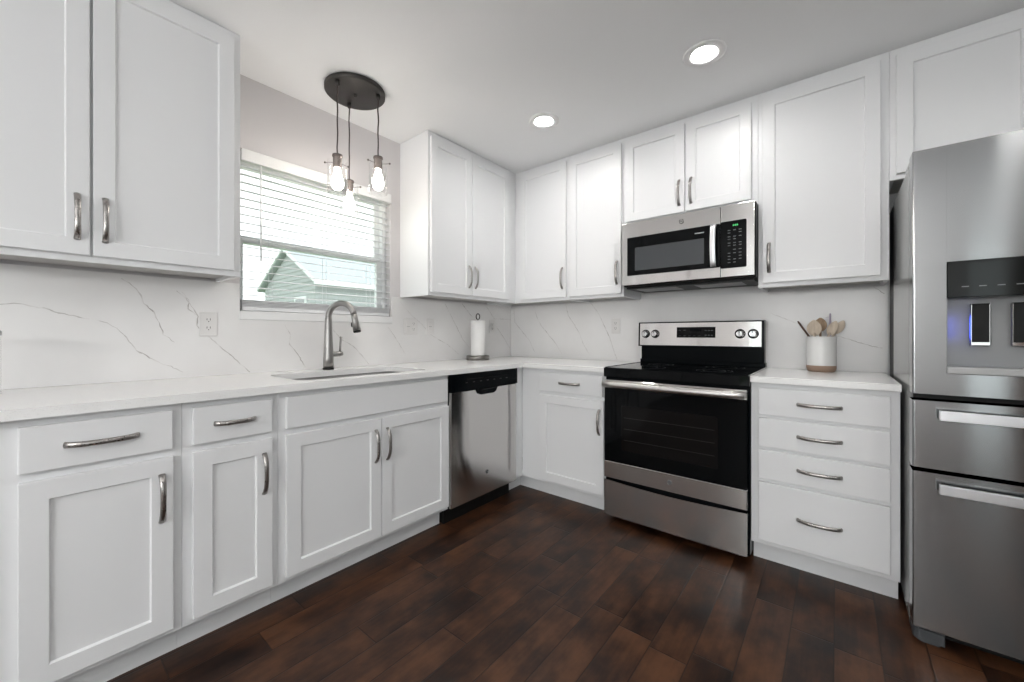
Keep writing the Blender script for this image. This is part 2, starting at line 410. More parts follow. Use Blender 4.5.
VE_L = [L1(p) for p in (
 [(0,200),(60,197),(120,207),(180,218),(240,238),(300,248),(365,262)], [(395,265),(440,280),(480,300),(505,325),(530,352),(560,390),(610,420),(660,445),(700,455),(750,480)],
 [(500,95),(545,125),(575,165),(590,200),(630,235),(655,290),(670,325),(715,357)], [(725,148),(760,175),(785,210),(810,250),(808,290),(850,330),(880,355),(910,385),(945,410),(985,445),(1024,480)],
 [(745,150),(775,185),(770,220),(800,245)])] + [L2(p) for p in (
 [(165,130),(185,165),(182,200),(215,240),(240,285)], [(340,145),(370,180),(420,210),(450,245),(470,270)], [(540,135),(560,160),(575,185),(605,235)],
 [(587,45),(625,90),(660,120),(700,165),(760,200),(800,235)], [(750,50),(785,120),(815,180),(840,212)], [(812,50),(850,100)], [(903,62),(930,105),(992,108)], [(935,130),(965,175),(992,218)])]
VE_B = [B1(p) for p in (
 [(95,190),(102,290),(150,350),(205,420),(240,500)], [(230,180),(255,260),(280,310),(345,390),(385,440),(425,510)], [(448,165),(465,240),(510,310),(545,370),(565,430),(610,510)],
 [(618,155),(680,240),(720,330),(745,385),(770,460),(800,550)])] + [B2(p) for p in ([(195,245),(300,285),(360,308)], [(360,308),(480,345),(640,395),(740,425),(850,458),(912,468)], [(855,72),(890,97),(925,120)])]
random.seed(4)
def ribbon(g, pts, w, to3):
    """a vein: thin strip sunk flush in the slab face, finely jittered"""
    fine = []
    for (a0, b0), (a1, b1) in zip(pts[:-1], pts[1:]):
        n = max(2, int(math.hypot(a1-a0, b1-b0)/.012))
        for i in range(n): fine.append((a0+(a1-a0)*i/n+random.uniform(-.0022, .0022), b0+(b1-b0)*i/n+random.uniform(-.0022, .0022)))
    fine.append(pts[-1]); n = len(fine)
    L, Rr = [], []
    for i, (p, q) in enumerate(fine):
        a0, b0 = fine[max(i-1, 0)]; a1, b1 = fine[min(i+1, n-1)]
        l = math.hypot(a1-a0, b1-b0) or 1; nx, ny = -(b1-b0)/l, (a1-a0)/l
        ww = w*random.uniform(.35, 1.15)*(.35+.65*math.sin(PI*(i+.5)/n)**.5)
        L.append(g.bm.verts.new(to3(p+nx*ww, q+ny*ww))); Rr.append(g.bm.verts.new(to3(p-nx*ww, q-ny*ww)))
    for i in range(n-1):
        f = g.bm.faces.new((L[i], L[i+1], Rr[i+1], Rr[i])); f.material_index = 1
ZS = .9145
g = G(); zt = 1.372
g.prism([(-3.14, ZS), (0, ZS), (0, zt), (y1+.006, zt), (y1+.006, 1.19), (y0-.006, 1.19), (y0-.006, zt), (-3.14, zt)], 0, .0005, .012)
for p in VE_L: ribbon(g, [(max(min(a, -.014), -3.13), min(max(b, .92), zt-.003)) for a, b in p], .0026, lambda a, b: (.01215, a, b))
tag(g.build('backsplash', ['marble', 'vein'], fix=False), 'white marble slab backsplash with grey veins on the window wall', 'backsplash')
g = G(); g.prism([(.0125, ZS), (2.56, ZS), (2.56, zt), (.0125, zt)], 1, -.012, -.0005)
for p in VE_B: ribbon(g, [(max(a, .014), min(max(b, .92), zt-.003)) for a, b in p], .0024, lambda a, b: (a, -.01215, b))
tag(g.build('backsplash', ['marble', 'vein'], fix=False), 'white marble slab backsplash with grey veins behind the range', 'backsplash')

# ------------------------------------------------------------------ cabinets
STILE = .055
def shaker(parent, x0, x1, z0, z1, handle=None, hz=None, stile=STILE, name='door'):
    """door lying in front of the face frame: back at y=0, front at y=-.02; handle at 'l' or 'r' side, centred at hz"""
    g = G(); g.box((x0, -.02, z0), (x1, 0, z1), .0022, 2)
    f = max((f for f in g.bm.faces if f.normal.y < -.9 or abs(f.calc_center_median().y+.02) < 1e-5), key=lambda f: f.calc_area())
    bmesh.ops.inset_region(g.bm, faces=[f], thickness=stile-.0022, depth=0, use_even_offset=True)
    bmesh.ops.inset_region(g.bm, faces=[f], thickness=.004, depth=0, use_even_offset=True)
    bmesh.ops.translate(g.bm, verts=f.verts[:], vec=(0, .0085, 0))
    d = g.build(name, 'cab', parent)
    if handle:
        pull(d, (x0+.03 if handle == 'l' else x1-.03), -.02, hz, 'z')
    return d
def drawer(parent, x0, x1, z0, z1, handle=True, name='drawer', L=.156):
    g = G(); g.box((x0, -.02, z0), (x1, 0, z1), .003, 2)
    d = g.build(name, 'cab', parent)
    if handle: pull(d, (x0+x1)/2, -.02, (z0+z1)/2, 'x', L if x1-x0 > .3 else .127)
    return d
def pull(parent, x, y, z, ax, L=.156):
    n = 18; P = []; A = []; B = []
    for i in range(n+1):
        s = -1+2*i/n
        out = .024*(1-abs(s)**3.2)
        t = s*L/2
        P.append((x+t, y-out-.001, z) if ax == 'x' else (x, y-out-.001, z+t))
        A.append(.0092-.0012*(1-s*s)); B.append(.0055)
    P[0] = (P[0][0], y+.0005, P[0][2]); P[-1] = (P[-1][0], y+.0005, P[-1][2])
    g = G(); g.sweep(P, A, B, side=((0, 0, 1) if ax == 'x' else (1, 0, 0)), seg=10)
    return g.build('handle', 'nickel', parent)
ZC = .884
def base_cabinet(label, loc, rz, w, doors, drawers, fronts=(), depth=.608, group='base cabinets', fill=(), top=None, name='base_cabinet', toe=(0, None), body_x=(0, None)):
    t = thing(name, label, 'cabinet', loc, rz, group)
    x1 = w if body_x[1] is None else body_x[1]
    g = G()
    if top is None: g.box((body_x[0], 0, .105), (x1, depth, ZC), .0015, 1)
    else:                                            # open top that takes the sink basin
        g.box((0, .02, .105), (x1, depth, top)); g.box((0, 0, .105), (x1, .02, ZC), .0015, 1)
        for xa in (0, x1-.018): g.box((xa, .02, top), (xa+.018, depth, ZC))
    g.build('body', 'cab', t)
    g = G(); g.box((toe[0], .075, 0), (w if toe[1] is None else toe[1], depth, .1045)); g.build('toe_kick', 'cab', t)
    for q in doors: shaker(t, *q)
    for q in drawers: drawer(t, *q)
    for q in fronts: drawer(t, *q, handle=False, name='false_front')
    for lo, hi in fill: G().box(lo, hi, .001, 1).build('filler_panel', 'cab', t)
    return t
XF = .61
DZ, RZ = (.127, .706), (.731, .860)               # door and drawer front heights
HZ = .575
RL = R(90)
# left run, seen from the room; local x runs towards the range wall. y of each unit start:
def left_unit(label, ya, yb, doors, drawers, fronts=(), **k):
    f = lambda q: (q[0]-ya, q[1]-ya) + tuple(q[2:])
    return base_cabinet(label, (XF, ya, 0), RL, yb-ya-.0006, [f(q) for q in doors], [f(q) for q in drawers], [f(q) for q in fronts], **k)
left_unit('white base cabinet left of all others under the counter, one wide drawer over one door', -3.14, -2.52,
          [(-2.873, -2.545, *DZ, 'r', HZ)], [(-2.873, -2.547, *RZ)])
left_unit('narrow white base cabinet with one short drawer over one door, left of the sink cabinet', -2.52, -2.217,
          [(-2.493, -2.242, *DZ, 'r', HZ)], [(-2.493, -2.243, *RZ)])
left_unit('white sink base cabinet with plain wide panel above two doors, beside the dishwasher', -2.217, -1.313,
          [(-2.191, -1.7585, *DZ, 'r', HZ), (-1.7545, -1.322, *DZ, 'l', HZ)], [], [(-2.191, -1.33, *RZ)], top=.66)
# corner unit on the range wall: drawer + door, with the L-shaped blind corner filler
base_cabinet('white corner base cabinet with one drawer over one door, between dishwasher and range', (XF, -XF, 0), 0, 1.262-XF,
             [(.771-XF, 1.252-XF, *DZ, 'r', HZ)], [(.771-XF, 1.243-XF, *RZ)], toe=(-.075, None),
             fill=[((-.034, -.088, .105), (0, 0, ZC)), ((-.075-.02, -.088, 0), (-.075, .075, .1045))])
base_cabinet('white base cabinet with stack of four drawers, right of the range', (2.0275, -XF, 0), 0, 2.553-2.0275, [],
             [(2.06-2.0275, 2.523-2.0275, a, b) for a, b in ((.731, .860), (.578, .716), (.4255, .563), (.130, .409))], depth=.606)

# upper cabinets
UF = .305; UB, UT = 1.371, 2.4385
def upper(label, loc, rz, w, zb, doors, depth=UF-.0015, group='wall cabinets', name='wall_cabinet'):
    t = thing(name, label, 'cabinet', (loc[0], loc[1], zb), rz, group)
    h = UT-zb
    g = G(); g.box((0, 0, .018), (w, depth, h), .0015, 1)
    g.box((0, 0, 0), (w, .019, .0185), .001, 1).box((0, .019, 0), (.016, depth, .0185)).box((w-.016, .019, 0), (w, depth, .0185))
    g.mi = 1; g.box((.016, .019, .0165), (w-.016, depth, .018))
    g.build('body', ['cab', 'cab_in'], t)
    for x0, x1, za, zb2, hs, hz in doors: shaker(t, x0, x1, za-zb, zb2-zb, hs, None if hz is None else hz-zb)
    return t
UD = (1.393, 2.405)
def left_upper(label, ya, yb, doors): return upper(label, (UF, ya), RL, yb-ya-.0006, UB, [(q[0]-ya, q[1]-ya)+tuple(q[2:]) for q in doors])
left_upper('white double-door wall cabinet left of the window', -3.155, -2.256,
           [(-3.128, -2.7165, *UD, 'r', 1.522), (-2.7085, -2.284, *UD, 'l', 1.522)])
left_upper('white double-door wall cabinet in the corner, right of the window', -1.2125, -.3055,
           [(-1.197, -.8285, *UD, 'r', 1.525), (-.8245, -.412, *UD, 'l', 1.525)])
def back_upper(label, xa, xb, doors, zb=UB): return upper(label, (xa, -UF), 0, xb-xa-.0006, zb, [(q[0]-xa, q[1]-xa)+tuple(q[2:]) for q in doors])
back_upper('white single-door wall cabinet in the corner of the range wall, second left of the microwave', .0015, .811, [(.365, .795, *UD, 'r', 1.535)])
back_upper('white single-door wall cabinet directly left of the microwave', .811, 1.2405, [(.826, 1.228, *UD, 'r', 1.535)])
back_upper('short white double-door wall cabinet above the microwave', 1.2405, 2.0175, [(1.258, 1.634, 1.863, 2.403, 'r', 1.983), (1.643, 1.987, 1.863, 2.403, 'l', 1.983)], 1.836)
back_upper('white single-door wall cabinet between microwave and refrigerator', 2.0175, 2.5435, [(2.04, 2.5125, 1.394, 2.403, 'l', 1.528)])
back_upper('white short wall cabinet above the stainless refrigerator', 2.5435, 3.46, [(2.565, 2.985, 1.856, 2.403, None, None), (2.991, 3.435, 1.856, 2.403, None, None)], 1.833)

# ------------------------------------------------------------------ counters and sink
D = .648
SX0, SX1, SY0, SY1 = .165, .555, -2.105, -1.405
g = G(); slab(g, [[(.0005, -3.15), (D, -3.15), (D, -D), (1.2615, -D), (1.2615, -.0005), (.0005, -.0005)], rrect(SX0, SY0, SX1, SY1, .05)], ZC+.0002, .914)
tag(g.build('countertop', 'quartz'), 'L-shaped white quartz countertop with the sink cut into it', 'countertop')
g = G(); g.box((2.028, -D, ZC+.0002), (2.554, -.0005, .914), .002, 2)
tag(g.build('countertop', 'quartz'), 'short white quartz countertop right of the range, under the utensil crock', 'countertop')
g = G()
zs = ZC-.0005
def loop(x0, y0_, x1, y1_, r, z): return [(x, y, z) for x, y in rrect(x0, y0_, x1, y1_, r)]
g.rings([loop(SX0-.02, SY0-.02, SX1+.02, SY1+.02, .06, zs), loop(SX0+.003, SY0+.003, SX1-.003, SY1-.003, .05, zs), loop(SX0+.006, SY0+.006, SX1-.006, SY1-.006, .05, zs-.15),
         loop(SX0+.03, SY0+.03, SX1-.03, SY1-.03, .05, zs-.2)], True, False, True)
sk = thing('kitchen_sink', 'stainless undermount sink set in the counter below the window', 'sink', ((SX0+SX1)/2, (SY0+SY1)/2, zs-.2))
o = g.build('basin', 'steel_sink', sk); o.matrix_parent_inverse = Matrix.Translation(-Vector(sk.location))
g = G(); g.lathe([(.0, .0012), (.03, .0012), (.043, .004), (.045, .0005)], (0, 0, 0), 24, cap0=False, cap1=False); g.build('drain', 'chrome', sk)

# faucet
fa = thing('faucet', 'brushed stainless pull-down gooseneck faucet with side lever, behind the sink', 'faucet', (.095, -1.76, .914), R(22))
g = G(); g.lathe([(.030, 0), (.030, .010)], seg=28); g.build('base_ring', 'black_matte', fa)
g = G(); g.lathe([(.0275, .010), (.0275, .06), (.0225, .17), (.0185, .29), (.0165, .30)], seg=28)
g.build('faucet_body', 'faucet', fa)
pts = [(0, 0, .290)]
rad = .088
for i in range(17):
    a = PI-PI*.93*i/16; pts.append((rad+rad*math.cos(a), 0, .295+rad*.95*math.sin(a)))
lx, lz = pts[-1][0], pts[-1][2]
g = G(); g.sweep(pts, .0165, seg=16); g.build('spout', 'faucet', fa)
dx, dz = .025/.11, -.107/.11
g = G(); g.sweep([(lx, 0, lz), (lx+dx*.03, 0, lz+dz*.03), (lx+dx*.095, 0, lz+dz*.095)], [.0168, .0175, .0215], seg=20)
sh = g.build('spray_head', 'faucet', fa)
g = G(); g.sweep([(lx+dx*.093, 0, lz+dz*.093), (lx+dx*.103, 0, lz+dz*.103)], [.0205, .0195], seg=20); g.build('nozzle', 'black_matte', sh)
g = G(); g.box((lx-.016, -.006, lz-.07), (lx-.004, .006, lz-.045), .002, 1); g.build('button', 'black_matte', sh)
g = G(); g.sweep([(.006, .014, .088), (.025, .063, .088), (.031, .078, .088)], [.0155, .0155, .011], seg=18)
hv = g.build('lever_hub', 'faucet', fa)
g = G(); g.sweep([(.025, .063, .095), (.026, .066, .14), (.028, .071, .188)], [.0065, .0055, .0075], [.0065, .005, .006], seg=12); g.build('lever', 'faucet', hv)

# ------------------------------------------------------------------ appliances: badge, dishwasher, range, microwave, refrigerator
def badge(parent, x, y, z, r=.0125, mat='dark_grey', dark='chrome'):
    g = G(); g.lathe([(r*.80, .0), (r, .0), (r, -.0018), (r*.8, -.0022)], (x, y, z), 28, axis=1, cap0=True, cap1=True)
    o = g.build('badge', mat, parent)
    g = G()
    for k in range(4):                               # four curls inside the rim
        a0 = k*90+20; g.sweep([(x+r*.92*math.cos(R(a0+t*10)), y-.0024, z+r*.92*math.sin(R(a0+t*10))) for t in range(7)], r*.09, seg=6)
    g.build('badge_rim', dark, o)
    text_mesh('badge_lettering', 'GE', r*1.05, dark, o, (x, y-.0023, z))
    return o

# dishwasher (local x towards the range wall, y into the wall)
dw = thing('dishwasher', 'stainless dishwasher with black control strip between sink cabinet and corner', 'dishwasher', (XF, -1.311, 0), RL)
W = .609
g = G(); g.box((.002, .002, .10), (W-.002, .57, .868)); g.box((.01, .06, 0), (W-.01, .5, .1)); g.build('tub', 'black_matte', dw)
g = G(); g.box((.003, -.022, .105), (W-.003, .0, .777), .004, 2); dd = g.build('door', 'steel', dw)
g = G()
# control strip, with the pocket handle dipping below its middle
pr = [(.003, .870), (.003, .779), (.19, .779)] + [(.19+.115*i/8, .779-.040*math.sin(PI*.5*min(1, i/2.5))) for i in range(1, 8)]
pr = [(.003, .8825), (.003, .779), (.205, .779), (.222, .750), (.245, .741), (.362, .741), (.385, .750), (.402, .779), (W-.003, .779), (W-.003, .8825)]
g.prism(pr, 1, -.030, .0); g.build('control_panel', 'black_enamel', dw)
g = G(); g.box((.235, -.0415, .770), (.372, -.030, .781), .004, 2).box((.12, -.0325, .845), (.49, -.030, .849)); g.build('handle_lip', 'black_gloss', dw)
for i in range(7): G().box((.11+i*.062, -.0308, .824), (.128+i*.062, -.0299, .829)).build('button', 'rack', dw)
badge(dd, .307, -.022, .245, .012)
g = G(); g.box((.004, .045, .002), (W-.004, .06, .10)); g.build('kick_plate', 'black_matte', dw)

# range
rg = thing('range', 'freestanding stainless electric range with black glass cooktop and oven door', 'range', (1.2645, -.04, 0))
W = .7605
def F(y): return y+.04
g = G(); g.box((0, F(-.625), .03), (W, F(-.02), .895), .003, 1)
for x in (.04, W-.09):
    for y in (-.58, -.1): g.box((x, F(y), 0), (x+.05, F(y+.05), .031))
g.build('body', 'black_enamel', rg)
g = G(); g.box((-.0005, F(-.655), .862), (W+.0005, F(-.625), .9155), .004, 2); g.box((.0, F(-.640), .896), (W, F(-.03), .917), .003, 2); ck = g.build('cooktop', 'black_gloss', rg)
for cx, cy, r in ((.19, -.48, .115), (.57, -.48, .09), (.19, -.21, .08), (.57, -.21, .105)):
    g = G(); n = 48
    for rr in (r, r*.62):
        A = [g.bm.verts.new((cx+rr*math.cos(2*PI*i/n), F(cy)+rr*math.sin(2*PI*i/n), .9173)) for i in range(n)]
        Bv = [g.bm.verts.new((cx+(rr-.0022)*math.cos(2*PI*i/n), F(cy)+(rr-.0022)*math.sin(2*PI*i/n), .9173)) for i in range(n)]
        for i in range(n): g.bm.faces.new((A[i], A[(i+1) % n], Bv[(i+1) % n], Bv[i]))
    g.build('burner_marking', 'dark_grey', ck)
for x in (-.002, W-.003): G().box((x, F(-.64), .914), (x+.005, F(-.03), .9195), .001, 1).build('side_trim', 'steel', rg)
# backguard
g = G(); g.box((.006, F(-.075), .917), (W-.006, F(-.015), 1.20), .006, 2); g.box((.0, F(-.082), .914), (W, F(-.015), .945), .006, 2); bgd = g.build('backguard', 'black_enamel', rg)
g = G(); g.prism([(F(-.115), 1.034), (F(-.070), 1.034), (F(-.055), 1.2), (F(-.102), 1.2), (F(-.107), 1.196)], 0, .001, W-.001)
cp = g.build('control_panel_shell', 'black_enamel', rg)
def ply(z): return F(-.1155)+(z-1.034)*(.0085/.162)        # face of the sloped control panel
g = G(); g.prism([(ply(1.042)-.0015, 1.042), (ply(1.042)+.004, 1.042), (ply(1.192)+.004, 1.192), (ply(1.192)-.0015, 1.192)], 0, .012, W-.016); g.build('control_panel', 'steel', rg)
g = G(); zc_ = 1.129
g.prism([(ply(1.094)-.003, 1.094), (ply(1.094), 1.094), (ply(1.163), 1.163), (ply(1.163)-.003, 1.163)], 0, .262, .497); dsp = g.build('display', 'black_gloss', rg)
g = G(); g.prism([(ply(1.134)-.0036, 1.134), (ply(1.134)-.002, 1.134), (ply(1.155)-.002, 1.155), (ply(1.155)-.0036, 1.155)], 0, .345, .415); g.build('clock_window', 'black_enamel', dsp)
for i in range(3):
    for z in (1.110, 1.140): G().box((.435+i*.018, ply(z)-.0034, z-.0025), (.446+i*.018, ply(z)-.0025, z+.0025)).build('button', 'dark_grey', dsp)
for i in range(5): G().box((.275+i*.03, ply(1.105)-.0034, 1.1045), (.289+i*.03, ply(1.105)-.0025, 1.107)).build('button', 'dark_grey', dsp)
for i in range(2): G().box((.275+i*.03, ply(1.145)-.0034, 1.1415), (.289+i*.03, ply(1.145)-.0025, 1.144)).build('button', 'dark_grey', dsp)
for kx in (1.318, 1.384, 1.898, 1.967):
    x = kx-1.2645; yk = ply(1.119)-.0015
    G().lathe([(.029, .001), (.029, -.002)], (x, yk, 1.119), 28, axis=1).build('knob_bezel', 'black_matte', rg)
    g = G(); g.lathe([(.0245, -.001), (.0245, -.006), (.0195, -.012), (.0185, -.028), (.016, -.031)], (x, yk, 1.119), 28, axis=1); kb = g.build('knob', 'chrome', rg)
    g = G(); g.box((x-.0035, yk-.036, 1.119-.017), (x+.0035, yk-.030, 1.119+.017), .0015, 1); g.build('knob_grip', 'chrome', kb)
    g = G(); g.box((x-.001, yk-.0368, 1.124), (x+.001, yk-.036, 1.134)); g.build('pointer', 'black_matte', kb)
# oven door
g = G(); g.box((.008, F(-.662), .362), (W-.006, F(-.626), .8), .003, 1); dr = g.build('oven_door', 'black_gloss', rg)
g = G(); g.box((.008, F(-.666), .798), (W-.006, F(-.626), .846), .002, 1); g.build('door_top_band', 'steel', dr)
g = G(); g.box((.008, F(-.666), .266), (W-.006, F(-.626), .363), .002, 1); lb = g.build('door_bottom_band', 'steel', dr)
badge(lb, 1.655-1.2645, F(-.666), .318, .0125)
g = G(); g.box((.115, F(-.6626), .44), (W-.135, F(-.6615), .70)); g.build('oven_window', 'oven_window', dr)
g = G()
for z in (.50, .565, .63): g.box((.13, F(-.6629), z), (W-.15, F(-.6625), z+.003))
g.build('rack_lines', 'rack', dr)
n = 14; hp = [(.012+ (W-.024)*i/n, F(-.692-.012*math.sin(PI*i/n)), .822) for i in range(n+1)]
g = G(); g.sweep(hp, .0175, .0135, side=(0, 0, 1), seg=14)
hd = g.build('handle', 'handle_steel', dr)
for x in (.018, W-.042): G().box((x, F(-.70), .812), (x+.022, F(-.664), .834), .003, 1).build('handle_mount', 'steel', hd)
g = G(); pz = [(.008, .236), (.008, .045), (W-.006, .045), (W-.006, .250)] + [(W-.006-(W-.014)*i/14, .250-.018*math.sin(PI*i/14)-.004*(i/14)) for i in range(1, 14)]
pz = [(.008, .252), (.008, .043), (W-.006, .043), (W-.006, .252)] + [(W-.006-(W-.014)*i/14, .252-.013*math.sin(PI*i/14)) for i in range(1, 14)]
g.prism(pz, 1, F(-.664), F(-.626)); g.build('storage_drawer', 'steel', rg)

# microwave
mw = thing('microwave', 'stainless over-the-range microwave with black window and keypad', 'microwave', (1.2645, -.02, 1.413))
W = .7475; zo = -1.413
def Fm(y): return y+.02
g = G(); g.box((.003, Fm(-.372), 1.425+zo), (W+.0035, Fm(-.0125), 1.834+zo), .002, 1); g.box((.012, Fm(-.345), 1.413+zo), (W-.01, Fm(-.03), 1.4255+zo)); cs = g.build('case', 'black_matte', mw)
g = G()
for k in range(2): g.box((.06+k*.36, Fm(-.30), 1.4115+zo), (.31+k*.36, Fm(-.12), 1.4132+zo))
g.build('grease_filter', 'mid_grey', cs)
g = G(); g.box((0, Fm(-.395), 1.433+zo), (.582, Fm(-.372), 1.8335+zo), .003, 2); md = g.build('door', 'steel', mw)
g = G(); g.box((.584, Fm(-.395), 1.433+zo), (W, Fm(-.372), 1.8335+zo), .003, 2); mp_ = g.build('keypad_panel', 'steel', mw)
g = G(); g.prism(rrect(.038, 1.492+zo, .5815, 1.737+zo, .006, 3), 1, Fm(-.3965), Fm(-.394)); wn_ = g.build('door_glass', 'black_gloss', md)
g = G(); g.box((.09, Fm(-.3972), 1.522+zo), (.498, Fm(-.396), 1.668+zo)); g.build('viewing_window', 'mw_window', wn_)
g = G(); g.box((.448, Fm(-.3972), 1.698+zo), (.498, Fm(-.3964), 1.704+zo)); g.build('name_strip', 'light_grey', wn_)
g = G(); g.prism(rrect(.5845, 1.482+zo, .711, 1.742+zo, .006, 3), 1, Fm(-.3965), Fm(-.394)); kp = g.build('keypad', 'black_gloss', mp_)
g = G()
for x, wd in ((.646, .006), (.655, .006), (.664, .006)):
    g.box((x, Fm(-.3972), 1.711+zo), (x+.0016, Fm(-.3965), 1.721+zo)); g.box((x+.004, Fm(-.3972), 1.711+zo), (x+.0056, Fm(-.3965), 1.721+zo)); g.box((x, Fm(-.3972), 1.7155+zo), (x+.0056, Fm(-.3965), 1.717+zo))
g.build('clock_digits', 'green_led', kp)
for r_, z in enumerate((1.690, 1.676, 1.655, 1.641, 1.620, 1.606, 1.583, 1.564, 1.547, 1.530, 1.513)):
    for i in range(3):
        if (r_*3+i) % 7 == 4: continue
        x = .620+i*.027; G().box((x, Fm(-.3970), z-.002+zo), (x+.013, Fm(-.3964), z+.002+zo)).build('button', 'mid_dark', kp)
g = G(); n = 12
g.sweep([(.549, Fm(-.408-.018*math.sin(PI*i/n)**.7), 1.497+.236*i/n+zo) for i in range(n+1)], .0155, .006, side=(1, 0, 0), seg=12); hm = g.build('handle', 'bar', md)
for z in (1.505, 1.715): G().box((.538, Fm(-.412), z+zo), (.554, Fm(-.396), z+.014+zo), .002, 1).build('handle_mount', 'steel', hm)
badge(md, 1.638-1.2645, Fm(-.395), 1.786+zo, .0135, 'steel', 'black_matte')

# refrigerator
rf = thing('refrigerator', 'stainless french-door refrigerator with water dispenser and two lower drawers', 'refrigerator', (2.5655, -.03, 0))
W = .908
def Fr(y): return y+.03
g = G(); g.box((0, Fr(-.735), .04), (W, Fr(-.20), 1.752), .004, 2); g.build('case', 'grey_case', rf)
g = G(); g.box((.002, Fr(-.2005), .04), (W-.002, Fr(-.004), 1.748), .002, 1); g.build('rear_gap_shade', 'black_matte', rf)  # rear of the case coloured black to stand in for the shaded gap
def rprof(x0, x1, yf, yb, rl, rr):
    """plan outline of a door panel with rounded front corners"""
    return arc(x0+rl, yf+rl, rl, 180, 270, 6)+arc(x1-rr, yf+rr, rr, 270, 360, 6)+[(x1, yb), (x0, yb)]
yF, yB = Fr(-.82), Fr(-.742)
HX0, HX1, HZ0, HZ1 = .085, .365, .985, 1.369
g = G()
g.prism(rprof(.0, HX0, yF, yB, .006, .0002), 2, .902, 1.778); g.prism(rprof(HX1, .451, yF, yB, .0002, .010), 2, .902, 1.778)
g.box((HX0, yF, HZ1), (HX1, yB, 1.778)); g.box((HX0, yF, .902), (HX1, yB, HZ0))
ld = g.build('door', 'steel_fridge', rf)
g = G(); g.box((HX0, yF+.066, HZ0), (HX1, yB, HZ1)); g.box((HX0, yF+.002, HZ0), (HX0+.003, yF+.068, 1.24)); g.box((HX1-.003, yF+.002, HZ0), (HX1, yF+.068, 1.24)); dsn = g.build('dispenser', 'mid_grey', ld)
g = G(); g.box((HX0+.001, yF-.001, 1.243), (HX1-.001, yF+.066, HZ1-.001), .002, 1); g.build('dispenser_glass_panel', 'smoked', dsn)
g = G(); g.box((HX0+.0005, yF-.003, HZ0-.008), (HX1-.0005, yF+.066, HZ0+.018), .003, 2); g.build('drip_tray', 'tray', dsn)
for k, px in enumerate((.172, .264)):
    g = G(); g.box((px-.0245, yF+.048, 1.075), (px+.0245, yF+.060, 1.222), .003, 1); pd = g.build('paddle', 'steel', dsn)
    g = G(); g.box((px-.020, yF+.046, 1.088), (px+.020, yF+.0481, 1.219)); g.build('paddle_pad', 'black_matte', pd)
g = G(); g.box((HX0+.0032, yF+.030, 1.10), (HX0+.006, yF+.055, 1.18)); g.build('indicator_light', 'blue_led', dsn)
for i in range(6): G().box((.120+i*.04, yF-.0015, 1.278), (.137+i*.04, yF-.0009, 1.281)).build('button', 'mid_grey', dsn)
g = G(); g.prism(rprof(.457, W, yF, yB, .010, .012), 2, .902, 1.778); rd = g.build('door', 'steel_fridge', rf)
for dob, x in ((ld, .418), (rd, .490)):
    g = G(); g.box((x-.013, yF-.055, 1.02), (x+.013, yF-.040, 1.68), .004, 2)
    for z in (1.04, 1.63): g.box((x-.008, yF-.041, z), (x+.008, yF, z+.03))
    g.build('handle', 'bar', dob)
for z0_, z1_, hz in ((.637, .878, .833), (.060, .622, .577)):
    g = G(); g.prism(rprof(.0, W, yF, yB, .006, .006), 2, z0_, z1_); dwr = g.build('drawer', 'steel_fridge', rf)
    g = G(); g.box((.063, yF-.036, hz-.0175), (W-.063, yF-.020, hz+.0175), .002, 2); hh = g.build('handle', 'bar', dwr)
    for x in (.075, W-.105): G().box((x, yF-.021, hz-.010), (x+.03, yF+.002, hz+.010)).build('handle_mount', 'steel_fridge', hh)
g = G(); g.box((.01, Fr(-.745), .04), (W-.01, Fr(-.735), 1.745)); g.build('door_gasket', 'black_matte', rf)
g = G(); g.box((.001, Fr(-.741), 1.7525), (.06, Fr(-.62), 1.773), .004, 2); g.build('hinge_cap', 'grey_case', rf)
g = G(); g.box((.085, Fr(-.75), .012), (W-.085, Fr(-.60), .045)); g.build('base_grille', 'black_matte', rf)
for x in (.003, W-.083):
    g = G(); g.prism(rprof(x, x+.08, Fr(-.812), Fr(-.70), .02, .004), 2, .012, .052); g.prism(rprof(x+.01, x+.07, Fr(-.80), Fr(-.71), .02, .004), 2, .0, .013); g.build('foot_cover', 'dark_grey', rf)

